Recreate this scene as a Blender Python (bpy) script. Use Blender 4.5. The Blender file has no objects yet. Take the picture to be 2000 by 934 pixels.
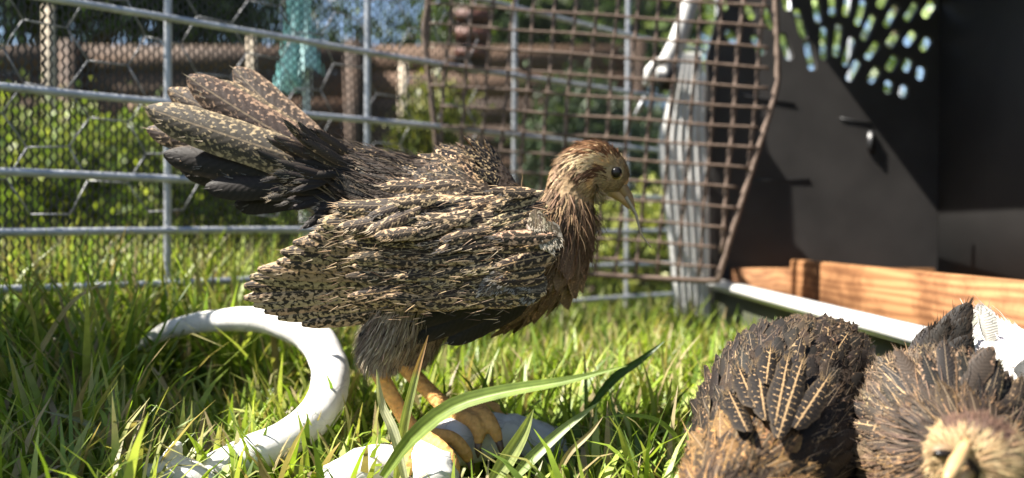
import bpy, bmesh, math, random
import numpy as np
from mathutils import Vector, Matrix, noise as mnoise
random.seed(7); rng = np.random.default_rng(7)
SC = bpy.context.scene; COL = SC.collection
# ------------------------------------------------------------ camera, world, sun, exposure
F = 1440.0; CH = 0.17
cd = bpy.data.cameras.new('camera'); cam = bpy.data.objects.new('camera', cd); COL.objects.link(cam)
cam.location = (0, 0, CH); cam.rotation_euler = (math.radians(90 - 0.6), 0, 0)
cd.sensor_width = 36; cd.lens = 36 * F / 2000; cd.clip_start = 0.01; cd.clip_end = 500
cd.dof.use_dof = True; cd.dof.focus_distance = 0.40
cd.dof.aperture_fstop = (cd.lens / 1000) / 0.0050
SC.camera = cam
SUN = Vector((0.59, 0.125, -0.79)).normalized()          # direction the light travels
w = bpy.data.worlds.new('World'); SC.world = w; w.use_nodes = True
nt = w.node_tree; bg = nt.nodes['Background']; sky = nt.nodes.new('ShaderNodeTexSky')
sky.sky_type = 'NISHITA'; sky.sun_disc = False
sky.sun_elevation = math.asin(-SUN.z); sky.sun_rotation = math.atan2(-SUN.x, -SUN.y)
nt.links.new(sky.outputs[0], bg.inputs[0]); bg.inputs[1].default_value = 0.058
sl = bpy.data.lights.new('sun', 'SUN'); so = bpy.data.objects.new('sun', sl); COL.objects.link(so)
sl.energy = 5.0; sl.angle = math.radians(0.5); sl.color = (1.0, 0.95, 0.86)
so.rotation_euler = SUN.to_track_quat('-Z', 'Y').to_euler()
SC.view_settings.view_transform = 'Standard'; SC.view_settings.look = 'None'
SC.view_settings.exposure = 1.85; SC.view_settings.gamma = 1

# ------------------------------------------------------------ helpers
def P(px, py, Y): return Vector(((px - 1000) / F * Y, Y, CH + (452 - py) / F * Y))
def linear(c): return tuple((x / 12.92 if x <= 0.04045 else ((x + 0.055) / 1.055) ** 2.4) for x in c)

class N:                                                # tiny node helper
    def __init__(s, name):
        s.m = bpy.data.materials.new(name); s.m.use_nodes = True; s.t = s.m.node_tree
        s.b = s.t.nodes['Principled BSDF']; s.out = s.t.nodes['Material Output']
    def n(s, typ, **kw):
        x = s.t.nodes.new('ShaderNode' + typ)
        for k, v in kw.items(): setattr(x, k, v)
        return x
    def l(s, a, b): s.t.links.new(a, b)
    def noise(s, vec, scale, detail=3, rough=.5):
        x = s.n('TexNoise'); x.inputs['Scale'].default_value = scale; x.inputs['Detail'].default_value = detail
        x.inputs['Roughness'].default_value = rough
        if vec is not None: s.l(vec, x.inputs['Vector'])
        return x.outputs[0]
    def ramp(s, fac, stops):
        x = s.n('ValToRGB'); e = x.color_ramp.elements
        while len(e) < len(stops): e.new(0.5)
        for i, (p, c) in enumerate(stops): e[i].position = p; e[i].color = (*c, 1)
        s.l(fac, x.inputs[0]); return x.outputs[0]
    def math(s, op, a, b=None, clamp=False):
        x = s.n('Math', operation=op, use_clamp=clamp)
        for i, v in enumerate((a, b)):
            if v is None: continue
            if isinstance(v, (int, float)): x.inputs[i].default_value = v
            else: s.l(v, x.inputs[i])
        return x.outputs[0]
    def mix(s, fac, a, b, blend='MIX'):
        x = s.n('Mix', data_type='RGBA', blend_type=blend)
        for i, v in ((0, fac), (6, a), (7, b)):
            if isinstance(v, (int, float)): x.inputs[i].default_value = v
            elif isinstance(v, tuple): x.inputs[i].default_value = (*v, 1)
            else: s.l(v, x.inputs[i])
        return x.outputs[2]
    def bump(s, h, strength=.3, dist=.002):
        x = s.n('Bump'); x.inputs['Strength'].default_value = strength; x.inputs['Distance'].default_value = dist
        s.l(h, x.inputs['Height']); s.l(x.outputs[0], s.b.inputs['Normal'])
    def set(s, rough=.6, metal=0, spec=.5):
        s.b.inputs['Roughness'].default_value = rough; s.b.inputs['Metallic'].default_value = metal
        s.b.inputs['Specular IOR Level'].default_value = spec
    def objc(s): return s.n('TexCoord').outputs['Object']

def mat_noise(name, c0, c1, scale, rough=.6, metal=0, bumps=0.2, dist=.002, stretch=None, detail=5, spec=.4):
    m = N(name); v = m.objc()
    if stretch:
        mp = m.n('Mapping'); mp.inputs['Scale'].default_value = stretch; m.l(v, mp.inputs[0]); v = mp.outputs[0]
    f = m.noise(v, scale, detail, .6)
    m.l(m.ramp(f, [(.3, c0), (.7, c1)]), m.b.inputs['Base Color']); m.set(rough, metal, spec)
    if bumps: m.bump(f, bumps, dist)
    return m.m
M = {}
M['galv'] = mat_noise('galvanised_steel', (.30, .31, .33), (.50, .51, .53), 60, .42, .35, .1)
M['rust'] = mat_noise('rusty_wire', (.085, .055, .04), (.22, .16, .125), 120, .75, .1, .4)
M['dull'] = mat_noise('dull_hex_wire', (.13, .13, .135), (.30, .30, .31), 150, .5, .3, .1)
M['net'] = mat_noise('dark_netting', (.02, .02, .02), (.05, .048, .045), 200, .7, 0, 0)
M['crate_dark'] = mat_noise('grey_crate_plastic', (.030, .028, .027), (.052, .048, .046), 11, .55, 0, .08)
M['crate_light'] = mat_noise('pale_crate_plastic', (.50, .49, .47), (.68, .67, .65), 30, .5, 0, .1)
M['crate_green'] = mat_noise('olive_crate_plastic', (.05, .055, .035), (.075, .08, .05), 20, .6, 0, .1)
M['black'] = mat_noise('black_plastic', (.012, .012, .013), (.025, .025, .027), 30, .4, 0, .1)
def board_mat():
    m = N('orange_pine_board'); v = m.objc(); mp = m.n('Mapping'); mp.inputs['Scale'].default_value = (9, 1.1, 16); m.l(v, mp.inputs[0])
    wv = m.n('TexWave', wave_type='BANDS', bands_direction='Z'); wv.inputs['Scale'].default_value = 2.2; wv.inputs['Distortion'].default_value = 9; wv.inputs['Detail'].default_value = 4; wv.inputs['Detail Scale'].default_value = 1.4; m.l(mp.outputs[0], wv.inputs[0])
    c = m.ramp(wv.outputs[1], [(.0, (.19, .085, .035)), (.45, (.27, .13, .055)), (1, (.33, .165, .072))])
    st = m.ramp(m.noise(v, 17, 5, .65), [(.38, (.38, .33, .30)), (.56, (1, 1, 1))])
    m.l(m.mix(.8, c, st, 'MULTIPLY'), m.b.inputs['Base Color']); m.set(.75, 0, .2); m.bump(wv.outputs[1], .2, .001); return m.m
M['board'] = board_mat()
M['board_top'] = M['board']
M['fence'] = mat_noise('weathered_fence_board', (.035, .022, .015), (.10, .06, .038), 7, .8, 0, .3, .004, (.3, 1, 3))
M['fencered'] = mat_noise('reddish_fence_board', (.075, .042, .025), (.15, .085, .05), 7, .8, 0, .3, .004, (.3, 1, 3))
M['slat'] = mat_noise('red_brown_slat', (.085, .03, .02), (.15, .06, .04), 30, .6, 0, .2)
M['slatdark'] = mat_noise('dark_brown_box', (.03, .016, .012), (.05, .028, .02), 30, .7, 0, .2)
M['stake'] = mat_noise('pale_garden_stake', (.30, .24, .17), (.48, .40, .30), 20, .8, 0, .2)
M['whitepost'] = mat_noise('weathered_white_post', (.5, .5, .5), (.72, .72, .72), 20, .6, 0, .2)
M['teal'] = mat_noise('pale_teal_cloth', (.38, .62, .62), (.55, .78, .77), 30, .9, 0, .4)
M['tag'] = mat_noise('yellow_green_plastic', (.55, .62, .03), (.7, .7, .06), 20, .5, 0, 0)
M['bark'] = mat_noise('tree_bark', (.06, .045, .03), (.15, .11, .08), 18, .9, 0, .6, .01)
M['greyroof'] = mat_noise('dark_grey_sheet', (.05, .05, .055), (.09, .09, .095), 8, .7, 0, .1)
M['claw'] = mat_noise('horn_claw', (.08, .05, .035), (.2, .13, .09), 200, .4, 0, .1)

def wood_bleached():
    m = N('bleached_wood'); v = m.objc()
    mp = m.n('Mapping'); mp.inputs['Scale'].default_value = (60, 60, 60); m.l(v, mp.inputs[0])
    f = m.noise(mp.outputs[0], 1, 6, .6)
    vo = m.n('TexVoronoi', feature='DISTANCE_TO_EDGE'); vo.inputs['Scale'].default_value = .75
    wv = m.n('Mapping'); wv.inputs['Scale'].default_value = (70, 70, 110); m.l(v, wv.inputs[0])
    nv = m.n('TexNoise'); nv.inputs['Scale'].default_value = .9; m.l(wv.outputs[0], nv.inputs[0])
    ad = m.n('VectorMath', operation='ADD'); m.l(wv.outputs[0], ad.inputs[0]); m.l(nv.outputs[1], ad.inputs[1]); m.l(ad.outputs[0], vo.inputs['Vector'])
    crack = m.ramp(vo.outputs[0], [(0, (0, 0, 0)), (.035, (1, 1, 1))])
    base = m.ramp(f, [(.3, (.52, .50, .47)), (.65, (.70, .68, .65))])
    pick = m.ramp(m.noise(v, 26, 2), [(.5, (0, 0, 0)), (.62, (1, 1, 1))])
    cc = m.mix(pick, crack, (1., 1., 1.), 'MIX')
    m.l(m.mix(1.0, base, m.mix(.22, (1., 1., 1.), cc), 'MULTIPLY'), m.b.inputs['Base Color']); m.set(.75, 0, .25)
    m.bump(m.math('ADD', f, m.math('MULTIPLY', cc, .25)), .5, .001); return m.m
M['bleached'] = wood_bleached()

def leaf_mat(name, trans=.4, rough=.45, spec=.4):       # per-vertex colour 'col'
    m = N(name); a = m.n('Attribute', attribute_name='col')
    f = m.noise(m.objc(), 150, 2)
    c = m.mix(1.0, a.outputs[0], m.ramp(f, [(.2, (.75, .75, .75)), (.8, (1.2, 1.2, 1.15))]), 'MULTIPLY')
    m.l(c, m.b.inputs['Base Color']); m.set(rough, 0, spec)
    tr = m.n('BsdfTranslucent'); m.l(m.mix(1.0, c, (1.25, 1.3, .6), 'MULTIPLY'), tr.inputs[0])
    ms = m.n('MixShader'); ms.inputs[0].default_value = trans
    m.l(m.b.outputs[0], ms.inputs[1]); m.l(tr.outputs[0], ms.inputs[2]); m.l(ms.outputs[0], m.out.inputs[0])
    return m.m
M['grass'] = leaf_mat('grass_blade'); M['leaf'] = leaf_mat('shrub_leaf', .3)

def ground_mat():
    m = N('lawn_ground'); v = m.objc(); f = m.noise(v, 6, 6, .65); g = m.noise(v, 90, 3)
    c = m.ramp(f, [(.3, (.028, .035, .012)), (.55, (.055, .075, .02)), (.75, (.09, .10, .035))])
    m.l(m.mix(.5, c, m.ramp(g, [(.3, (.02, .02, .01)), (.7, (.11, .12, .045))])), m.b.inputs['Base Color'])
    m.set(.9, 0, .1); m.bump(g, .6, .01); return m.m
M['ground'] = ground_mat()

def feather_mat():
    m = N('feather'); uv = m.n('UVMap', uv_map='mm').outputs[0]; un = m.n('UVMap', uv_map='unit').outputs[0]
    A = m.n('Attribute', attribute_name='base'); B = m.n('Attribute', attribute_name='spot')
    su = m.n('SeparateXYZ'); m.l(un, su.inputs[0]); sm = m.n('SeparateXYZ'); m.l(uv, sm.inputs[0])
    au = m.math('ABSOLUTE', su.outputs[0])
    mp = m.n('Mapping'); mp.inputs['Scale'].default_value = (.85, .55, 1); m.l(uv, mp.inputs[0])
    n1 = m.noise(mp.outputs[0], .75, 2.2, .5)
    thr = m.math('SUBTRACT', .78, m.math('MULTIPLY', B.outputs['Alpha'], .50))
    thr = m.math('ADD', thr, m.math('SUBTRACT', .07, m.math('MULTIPLY', au, .13)))
    mask = m.math('MULTIPLY', m.math('SUBTRACT', n1, thr), 12.0, True)
    edge = m.math('MULTIPLY', m.math('MULTIPLY', m.math('SUBTRACT', au, .72), 3.0, True), m.math('MULTIPLY', B.outputs['Alpha'], .8))
    col = m.mix(m.math('MAXIMUM', mask, edge), A.outputs[0], B.outputs[0])
    line = m.math('MULTIPLY', m.math('LESS_THAN', au, .045), m.math('GREATER_THAN', B.outputs['Alpha'], .3))
    col = m.mix(m.math('MULTIPLY', line, .6), col, (.26, .19, .12))
    # pale shaft with side branches where base alpha is high
    sh = m.math('LESS_THAN', au, m.math('MULTIPLY', n1, .16))
    br = m.math('GREATER_THAN', m.math('SINE', m.math('ADD', m.math('MULTIPLY', n1, 5.0), m.math('SUBTRACT', m.math('MULTIPLY', sm.outputs[1], 1.5), m.math('MULTIPLY', au, 4.5)))), .88)
    br = m.math('MULTIPLY', m.math('MULTIPLY', br, m.math('GREATER_THAN', n1, .5)), m.math('LESS_THAN', au, m.math('MULTIPLY', n1, 1.1)))
    sh = m.math('MULTIPLY', m.math('MAXIMUM', sh, br), m.math('GREATER_THAN', A.outputs['Alpha'], .5))
    col = m.mix(m.math('MULTIPLY', sh, .85), col, (.36, .235, .12))
    barb = m.math('SINE', m.math('SUBTRACT', m.math('MULTIPLY', sm.outputs[1], 9.0), m.math('MULTIPLY', m.math('ABSOLUTE', sm.outputs[0]), 0.0)))
    bc = m.math('SUBTRACT', m.math('MULTIPLY', su.outputs[1], 90.0), m.math('MULTIPLY', au, 16.0))
    barb = m.math('SINE', m.math('ADD', bc, m.math('MULTIPLY', n1, 6.0)))
    col = m.mix(1.0, col, m.ramp(m.math('MULTIPLY_ADD', barb, .5), [(0, (.82, .82, .82)), (1, (1.08, 1.08, 1.08))]), 'MULTIPLY')
    m.l(col, m.b.inputs['Base Color']); m.set(.6, 0, .18)
    m.bump(barb, .15, .0003); return m.m
M['feather'] = feather_mat()

def skin_mat():
    m = N('bird_skin'); a = m.n('Attribute', attribute_name='col'); v = m.objc()
    f = m.noise(v, 350, 3); vo = m.n('TexVoronoi'); vo.inputs['Scale'].default_value = 330; m.l(v, vo.inputs['Vector'])
    c = m.mix(1.0, a.outputs[0], m.ramp(f, [(.25, (.75, .72, .7)), (.75, (1.15, 1.12, 1.1))]), 'MULTIPLY')
    m.l(c, m.b.inputs['Base Color']); m.set(.7, 0, .15)
    m.b.inputs['Subsurface Weight'].default_value = .12; m.b.inputs['Subsurface Radius'].default_value = (.004, .002, .001); m.b.inputs['Subsurface Scale'].default_value = .6
    m.bump(vo.outputs[0], .8, .0009); return m.m
M['skin'] = skin_mat()
def plain(name, c, rough=.4, spec=.5):
    m = N(name); m.b.inputs['Base Color'].default_value = (*c, 1); m.set(rough, 0, spec); return m.m
M['beak'] = mat_noise('horn_beak', (.40, .24, .10), (.52, .34, .17), 160, .4, 0, .1)
M['beakdark'] = mat_noise('dark_beak_ridge', (.22, .14, .07), (.40, .26, .13), 160, .4, 0, .1)
M['eye'] = plain('dark_eye', (.008, .006, .005), .3, .35); M['iris'] = plain('amber_iris', (.22, .15, .05), .25)
M['lid2'] = plain('brown_eyelid', (.20, .13, .07), .6); M['eyelid'] = plain('pale_eyelid', (.42, .34, .18), .5)

def mk(name, v, f, mat, parent=None, smooth=True, kind=None):
    me = bpy.data.meshes.new(name); me.from_pydata([tuple(x) for x in v], [], [tuple(x) for x in f])
    if smooth: me.polygons.foreach_set('use_smooth', [True] * len(me.polygons))
    me.materials.append(M[mat] if isinstance(mat, str) else mat); me.update()
    o = bpy.data.objects.new(name, me); COL.objects.link(o)
    if parent is not None: o.parent = parent; o.location = -parent.location
    if kind: o['kind'] = kind
    return o
def tag(o, label, cat, group=None):
    o['label'] = label; o['category'] = cat
    if group: o['group'] = group
    return o
def thing(name, label, cat, loc=(0, 0, 0), group=None):
    o = bpy.data.objects.new(name, None); COL.objects.link(o); o.location = loc; o.empty_display_size = .02
    return tag(o, label, cat, group)
def spline(pts, n):
    """Catmull-Rom through rows of numbers"""
    p = np.array(pts, float); p = np.vstack([2 * p[0] - p[1], p, 2 * p[-1] - p[-2]]); k = len(p) - 3; out = []
    for i in range(n):
        t = i / (n - 1) * k; j = min(int(t), k - 1); t -= j; a, b, c, d = p[j:j + 4]
        out.append(.5 * (2 * b + (c - a) * t + (2 * a - 5 * b + 4 * c - d) * t * t + (3 * b - a - 3 * c + d) * t ** 3))
    return np.array(out)
def frames(path):
    pts = [Vector(p) for p in path]; T = []
    for i in range(len(pts)): T.append((pts[min(i + 1, len(pts) - 1)] - pts[max(i - 1, 0)]).normalized())
    u = T[0].cross(Vector((0.13, .2, 1))).normalized(); U = []
    for t in T: u = (u - t * u.dot(t)).normalized(); U.append(u.copy())
    return pts, T, U
def tube(path, rad, n=10, wob=0, wfreq=60, squash=1):
    pts, T, U = frames(path); v = []; f = []
    if not hasattr(rad, '__len__'): rad = [rad] * len(pts)
    for p, t, u, r in zip(pts, T, U, rad):
        b = t.cross(u)
        for k in range(n):
            a = 2 * math.pi * k / n; d = u * math.cos(a) + b * math.sin(a) * squash; q = p + d * r
            if wob: q += d * r * wob * (mnoise.noise(q * wfreq) + .5 * mnoise.noise(q * wfreq * 2.7))
            v.append(q)
    m = len(pts)
    for i in range(m - 1):
        for k in range(n): f.append((i * n + k, i * n + (k + 1) % n, (i + 1) * n + (k + 1) % n, (i + 1) * n + k))
    f.append(tuple(range(n - 1, -1, -1))); f.append(tuple((m - 1) * n + k for k in range(n)))
    return v, f
def box(c, s, rot=None, bev=0):
    bm = bmesh.new(); bmesh.ops.create_cube(bm, size=1); bmesh.ops.scale(bm, vec=s, verts=bm.verts)
    if bev: bmesh.ops.bevel(bm, geom=bm.edges[:], offset=bev, segments=2, affect='EDGES')
    if rot is not None: bmesh.ops.rotate(bm, matrix=rot, verts=bm.verts)
    bmesh.ops.translate(bm, vec=c, verts=bm.verts)
    v = [x.co.copy() for x in bm.verts]; f = [[y.index for y in x.verts] for x in bm.faces]; bm.free(); return v, f
def join(parts):
    V = []; Fs = []
    for v, f in parts:
        o = len(V); V += list(v); Fs += [tuple(i + o for i in x) for x in f]
    return V, Fs
def setcol(o, cols, name='col'):
    a = o.data.attributes.new(name, 'FLOAT_COLOR', 'POINT'); c = np.ones((len(o.data.vertices), 4), np.float32)
    c[:, :cols.shape[1]] = cols; a.data.foreach_set('color', c.ravel())

# ------------------------------------------------------------ ground
def ground():
    bm = bmesh.new(); bmesh.ops.create_grid(bm, x_segments=60, y_segments=60, size=1)
    for v in bm.verts:
        v.co.x = math.copysign(abs(v.co.x) ** 3, v.co.x) * 200; v.co.y = math.copysign(abs(v.co.y) ** 3, v.co.y) * 200 + 1
        v.co.z = .006 * mnoise.noise(v.co * 3)
    me = bpy.data.meshes.new('ground'); bm.to_mesh(me); bm.free(); me.materials.append(M['ground'])
    o = bpy.data.objects.new('ground', me); COL.objects.link(o); o['kind'] = 'structure'
ground()

# ------------------------------------------------------------ wire panel, hex wire, netting
PB = Vector((-.322, .687, 0)); PD = Vector((.797, .604, 0)).normalized(); PN = Vector((PD.y, -PD.x, 0))   # PN faces the camera side
def pan(s, h, off=0): return PB + PD * s + PN * off + Vector((0, 0, h))
panel = thing('wire_panel', 'galvanised welded wire fence panel behind the standing young hen', 'fence panel', pan(0, 0))
for k in range(-3, 8):
    s = .203 * k; mk('upright_rod', *tube([pan(s + .006 * h, h) for h in np.linspace(.0, .62, 8)], .0035, 8), 'galv', panel)
for h in (.025, .075, .123, .17, .2177, .29, .366, .45, .55):
    mk('cross_rod', *tube([pan(s, h + .0015 * math.sin(9 * s + h * 40), .0055) for s in np.linspace(-.62, 1.45, 24)], .0035, 8), 'galv', panel)
def hexwire():
    parts = []; a = .031; seen = set(); dx = a * 1.5; dy = a * math.sqrt(3)
    def pt(x, y): return pan(x + .004 * mnoise.noise(Vector((x * 14, y * 14, 1))), y + .006 * mnoise.noise(Vector((x * 14, y * 14, 5))), -.007 + .004 * mnoise.noise(Vector((x * 20, y * 20, 9))))
    for i in range(-9, 8):
        for j in range(4, 9):
            cx = i * dx; cy = j * dy + (dy / 2 if i % 2 else 0)
            for k in range(6):
                p = [(cx + a * math.cos(math.radians(60 * q)), cy + a * math.sin(math.radians(60 * q)) ) for q in (k, k + 1)]
                key = tuple(sorted((round(q[0], 4), round(q[1], 4)) for q in p))
                if key in seen or cy < .05: continue
                seen.add(key); A, B = pt(*p[0]), pt(*p[1])
                r = .00085 if abs(p[0][1] - p[1][1]) < .001 else .0007
                parts.append(tube([A, (A + B) / 2, B], r, 5))
    t = mk('chicken_wire', *join(parts), 'dull'); tag(t, 'hexagonal galvanised chicken wire tied behind the left of the panel', 'chicken wire')
hexwire()
def netting():
    V = []; Fs = []; p = .0047; tw = .0010
    ns = int(1.35 / p); nh = int(.62 / p)
    for i in range(ns):                                 # zig-zag strands, alternate strands touch
        for j in range(nh):
            s0 = -.55 + i * p; off = p * .5 * (1 if (j % 2) else -1) * (1 if i % 2 else -1) * .9
            q0 = (s0 - off * .5, j * p); q1 = (s0 + off * .5, (j + 1) * p)
            for a, b in ((q0, q1),):
                o = len(V); wv = .01 * math.sin(a[0] * 11) + .006 * math.sin(a[1] * 17 + a[0] * 5)
                for q, sg in ((a, -1), (a, 1), (b, 1), (b, -1)): V.append(pan(q[0] + sg * tw, q[1] + .01, -.03 - wv))
                Fs.append((o, o + 1, o + 2, o + 3))
    o = mk('shade_netting', V, Fs, 'net', None, False, 'stuff'); tag(o, 'fine dark knitted netting hung behind the wire panel', 'netting')
netting()

# ------------------------------------------------------------ crate with open wire door
X0, XB, YF, YN, HR = .262, .575, 1.0, .30, .60
SILL = CH - .0655
crate = thing('pet_crate', 'grey plastic pet crate with slotted side wall, pale rim and open front', 'pet crate', (.4, .6, 0))
def vent_wall(name, Y, flip):
    cu = bpy.data.curves.new('w', 'CURVE'); cu.dimensions = '2D'; cu.fill_mode = 'BOTH'; cu.extrude = .0035; cu.bevel_depth = .0008
    def poly(pts):
        sp = cu.splines.new('POLY'); sp.points.add(len(pts) - 1); sp.use_cyclic_u = True
        for q, (x, z) in zip(sp.points, pts): q.co = (x, z, 0, 1)
    e = .012
    top = [(X0 - .004, .03), (XB, .03), (XB, HR), (X0 + .03, HR), (X0 + .018, .47), (X0 + .0, .40)]
    poly(top)
    C = [(40, 14, 40, -20), (108, 34, 46, -22), (155, 50, 66, -18), (205, 6, 56, -12), (240, 65, 86, -15), (283, 32, 72, -8), (323, 18, 62, 0), (362, 18, 64, 8),
         (396, 36, 78, 15), (453, 4, 52, 25), (475, 46, 70, 28), (527, 34, 62, 32), (573, 28, 56, 35),
         (62, 100, 50, -28), (130, 120, 62, -25), (202, 125, 76, -18), (264, 148, 82, -12), (301, 115, 92, 0), (337, 108, 92, 6),
         (366, 137, 84, 16), (416, 75, 78, 24), (427, 135, 60, 35), (480, 105, 56, 32), (525, 103, 52, 35), (565, 118, 46, 32),
         (378, 186, 66, 28), (431, 198, 52, 30), (478, 168, 50, 30), (518, 172, 42, 20), (553, 193, 42, 12), (469, 228, 40, 10), (508, 240, 40, 10)]
    C += [(240, -50, 70, -12), (300, -60, 76, -4), (345, -60, 76, 4), (400, -50, 70, 12), (500, -30, 60, 28), (550, -32, 58, 30), (150, -40, 60, -18)]
    for cx, cy, ln, an in C:
        px = 1380 + cx / 1.334; py = cy / 1.334; c = P(px, py, YF); L = ln / 1.334 / F * YF / 2; r = .0066 if ln > 58 else .0075
        if c.x < X0 + .02: continue
        a = math.radians(an); d = (math.sin(a), math.cos(a)); L = max(L - r, .003); pts = []
        for k in range(12):
            t = math.pi * k / 11 * 1.0 if k < 6 else math.pi * (k - 1) / 10
            t = 2 * math.pi * k / 12 + math.pi / 12; ex, ey = r * math.cos(t), r * math.sin(t); sg = 1 if ey > 0 else -1
            lx, ly = ex, ey + sg * L
            pts.append((c.x + lx * d[1] + ly * d[0], c.z - lx * d[0] + ly * d[1]))
        poly(pts)
    ob = bpy.data.objects.new('w', cu); COL.objects.link(ob)
    me = bpy.data.meshes.new_from_object(ob.evaluated_get(bpy.context.evaluated_depsgraph_get())); bpy.data.objects.remove(ob)
    me.materials.clear(); me.materials.append(M['crate_dark'])
    o = bpy.data.objects.new(name, me); COL.objects.link(o); o.parent = crate
    o.rotation_euler = (math.radians(90), 0, 0); o.location = Vector((0, Y, 0)) - crate.location
vent_wall('side_wall', YF, 1); vent_wall('side_wall', YN, 1)
mk('back_wall', *box((XB + .004, (YF + YN) / 2, .30), (.007, YF - YN + .02, .56), None, .002), 'crate_dark', crate)
mk('roof', *box(((X0 + XB) / 2 + .008, (YF + YN) / 2, HR + .006), (XB - X0, YF - YN + .02, .01), None, .003), 'crate_dark', crate)
mk('floor_pan', *box(((X0 + XB) / 2 + .004, (YF + YN) / 2, .03), (XB - X0 - .012, YF - YN - .01, .01), None, .003), 'crate_dark', crate)
mk('lower_front', *box((X0 + .012, (YF + YN) / 2, SILL / 2 - .004), (.006, YF - YN - .008, SILL - .016), None, .002), 'crate_green', crate)
# sill: rounded lip along the opening
mk('sill', *box((X0 + .003, (YF + YN) / 2 - .014, SILL - .003), (.020, YF - YN - .03, .0125), None, .0028), 'crate_light', crate)
def rim_strip():                                        # ribbed flange on the far side of the opening
    V = []; Fs = []; nc, nr = 26, 24
    for side in (0, 1):
        for j in range(nr):
            h = .015 + (.405 - .015) * j / (nr - 1); k = j / (nr - 1)
            for i in range(nc):
                u = i / (nc - 1); xl = .222 - .028 * min(1, k * 1.5) + .025 * max(0, k - .72) / .28; xr = .262 - .012 * k ** 3
                V.append((xl + (xr - xl) * u, YF - .028 + .003 * math.cos(u * 6 * 2 * math.pi) - .012 * u + .012 * u * u + side * .004, h))
    for side in (0, 1):
        o = side * nc * nr
        for j in range(nr - 1):
            for i in range(nc - 1): q = (o + j * nc + i, o + j * nc + i + 1, o + (j + 1) * nc + i + 1, o + (j + 1) * nc + i); Fs.append(q if side == 0 else q[::-1])
    n = nc * nr
    for j in range(nr - 1):
        for i in (0, nc - 1): a = j * nc + i; b = a + nc; Fs.append((a, b, b + n, a + n))
    mk('rim_flange', V, Fs, 'crate_light', crate)
rim_strip()
mk('upper_rim', *tube([P(1292, 165, .975), P(1300, 128, .975), P(1318, 92, .975), P(1336, 45, .98), P(1350, 0, .985), P(1372, -80, .99)], [.010, .013, .0125, .012, .0125, .013], 12, .06, 50, .7), 'crate_light', crate)
mk('latch_body', *box(P(1302, 150, .955), (.024, .016, .036), Matrix.Rotation(.2, 3, 'Y'), .005), 'black', crate)
mk('wing_nut', *tube([P(1262, 168, .91), P(1268, 138, .91), P(1282, 122, .91), P(1300, 120, .91)], [.0045, .0065, .006, .004], 8), 'crate_light', crate)
mk('bolt', *tube([P(1258, 190, .91), P(1240, 226, .91)], .0022, 8), 'galv', crate)
mk('knob', *tube([Vector((XB - .001, .775, .17 + .21)), Vector((XB - .02, .775, .17 + .21)), Vector((XB - .026, .775, .38))], [.026, .026, .016], 18), 'black', crate)
for (a, b, yy) in ((1440, 1550, 185), (1640, 1700, 232), (1460, 1580, 352)):
    mk('seam_ridge', *tube([P(a, yy, YF - .004), P(b, yy + (b - a) * .18 * (yy < 300), YF - .004)], .0018, 6), 'black', crate)
mk('wall_clip', *box(P(1700, 278, YF - .006), (.008, .006, .03), None, .002), 'black', crate)

nest = thing('nest_box', 'shallow box of orange pine boards lying inside the crate', 'box', (.45, .7, .035))
def board(a, b, h, t, z0):
    a = Vector(a); b = Vector(b); d = b - a; L = d.length; ang = math.atan2(d.y, d.x)
    v, f = box((0, 0, 0), (L, t, h), None, .0015); R = Matrix.Rotation(ang, 3, 'Z'); c = (a + b) / 2
    mk('board', [R @ q + Vector((c.x, c.y, z0 + h / 2)) for q in v], f, 'board', nest)
HB = CH - .037 - .036
board((.372, .965, 0), (.392, .33, 0), HB, .016, .036); board((.292, .98, 0), (.560, .98, 0), HB - .012, .014, .036)
board((.561, .965, 0), (.561, .33, 0), HB - .03, .014, .036); board((.384, .322, 0), (.56, .322, 0), HB, .014, .036)

door = thing('wire_door', 'rusty wire grid door swung open across the pet crate rim', 'crate door', P(1150, 540, .86))
def DP(px, py, o=0): return P(px, py, .862 + o)
fr = spline([(846, -120), (838, 0), (829, 60), (838, 150), (850, 260), (862, 400), (880, 505), (900, 524), (1000, 528), (1150, 536), (1300, 545), (1392, 548), (1405, 535), (1430, 450), (1470, 325), (1513, 180), (1517, 120), (1512, 0), (1508, -120)], 70)
mk('frame', *tube([DP(*q) for q in fr], .0037, 8, .12, 90), 'rust', door)
fl = [(846, -120), (838, 0), (829, 60), (838, 150), (850, 260), (862, 400), (880, 505)]; frt = [(1392, 548), (1430, 450), (1470, 325), (1513, 180), (1517, 120), (1512, 0), (1508, -120)]
def interp(L, y):
    L = sorted(L, key=lambda q: q[1]); return float(np.interp(y, [q[1] for q in L], [q[0] for q in L]))
th = math.radians(4.7)
for i in range(-1, 18):                                 # upright wires, leaning with the door
    x0 = 860 + i * 40.5
    pts = []
    for y in np.linspace(-120, 540, 30):
        x = x0 - (y - 270) * math.tan(th) + 1.2 * math.sin(y / 37 + i)
        if interp(fl, y) < x < interp(frt, y): pts.append((x, y))
    if len(pts) > 2: mk('upright_wire', *tube([DP(*q) for q in pts], .0022 if i != 14 else .0030, 6, .15, 120), 'rust', door)
for j in range(-3, 14):
    y0 = j * 39.5 - 20; pts = []
    for x in np.linspace(820, 1520, 36):
        y = y0 + (x - 1000) * math.tan(th) * .85 + 1.0 * math.sin(x / 41 + j)
        if interp(fl, min(y, 505)) < x < interp(frt, y) and y < 526 + (x - 1000) * .05: pts.append((x, y))
    if len(pts) > 2: mk('cross_wire', *tube([DP(q[0], q[1], -.0028) for q in pts], .0016, 6, .15, 120), 'rust', door)

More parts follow.
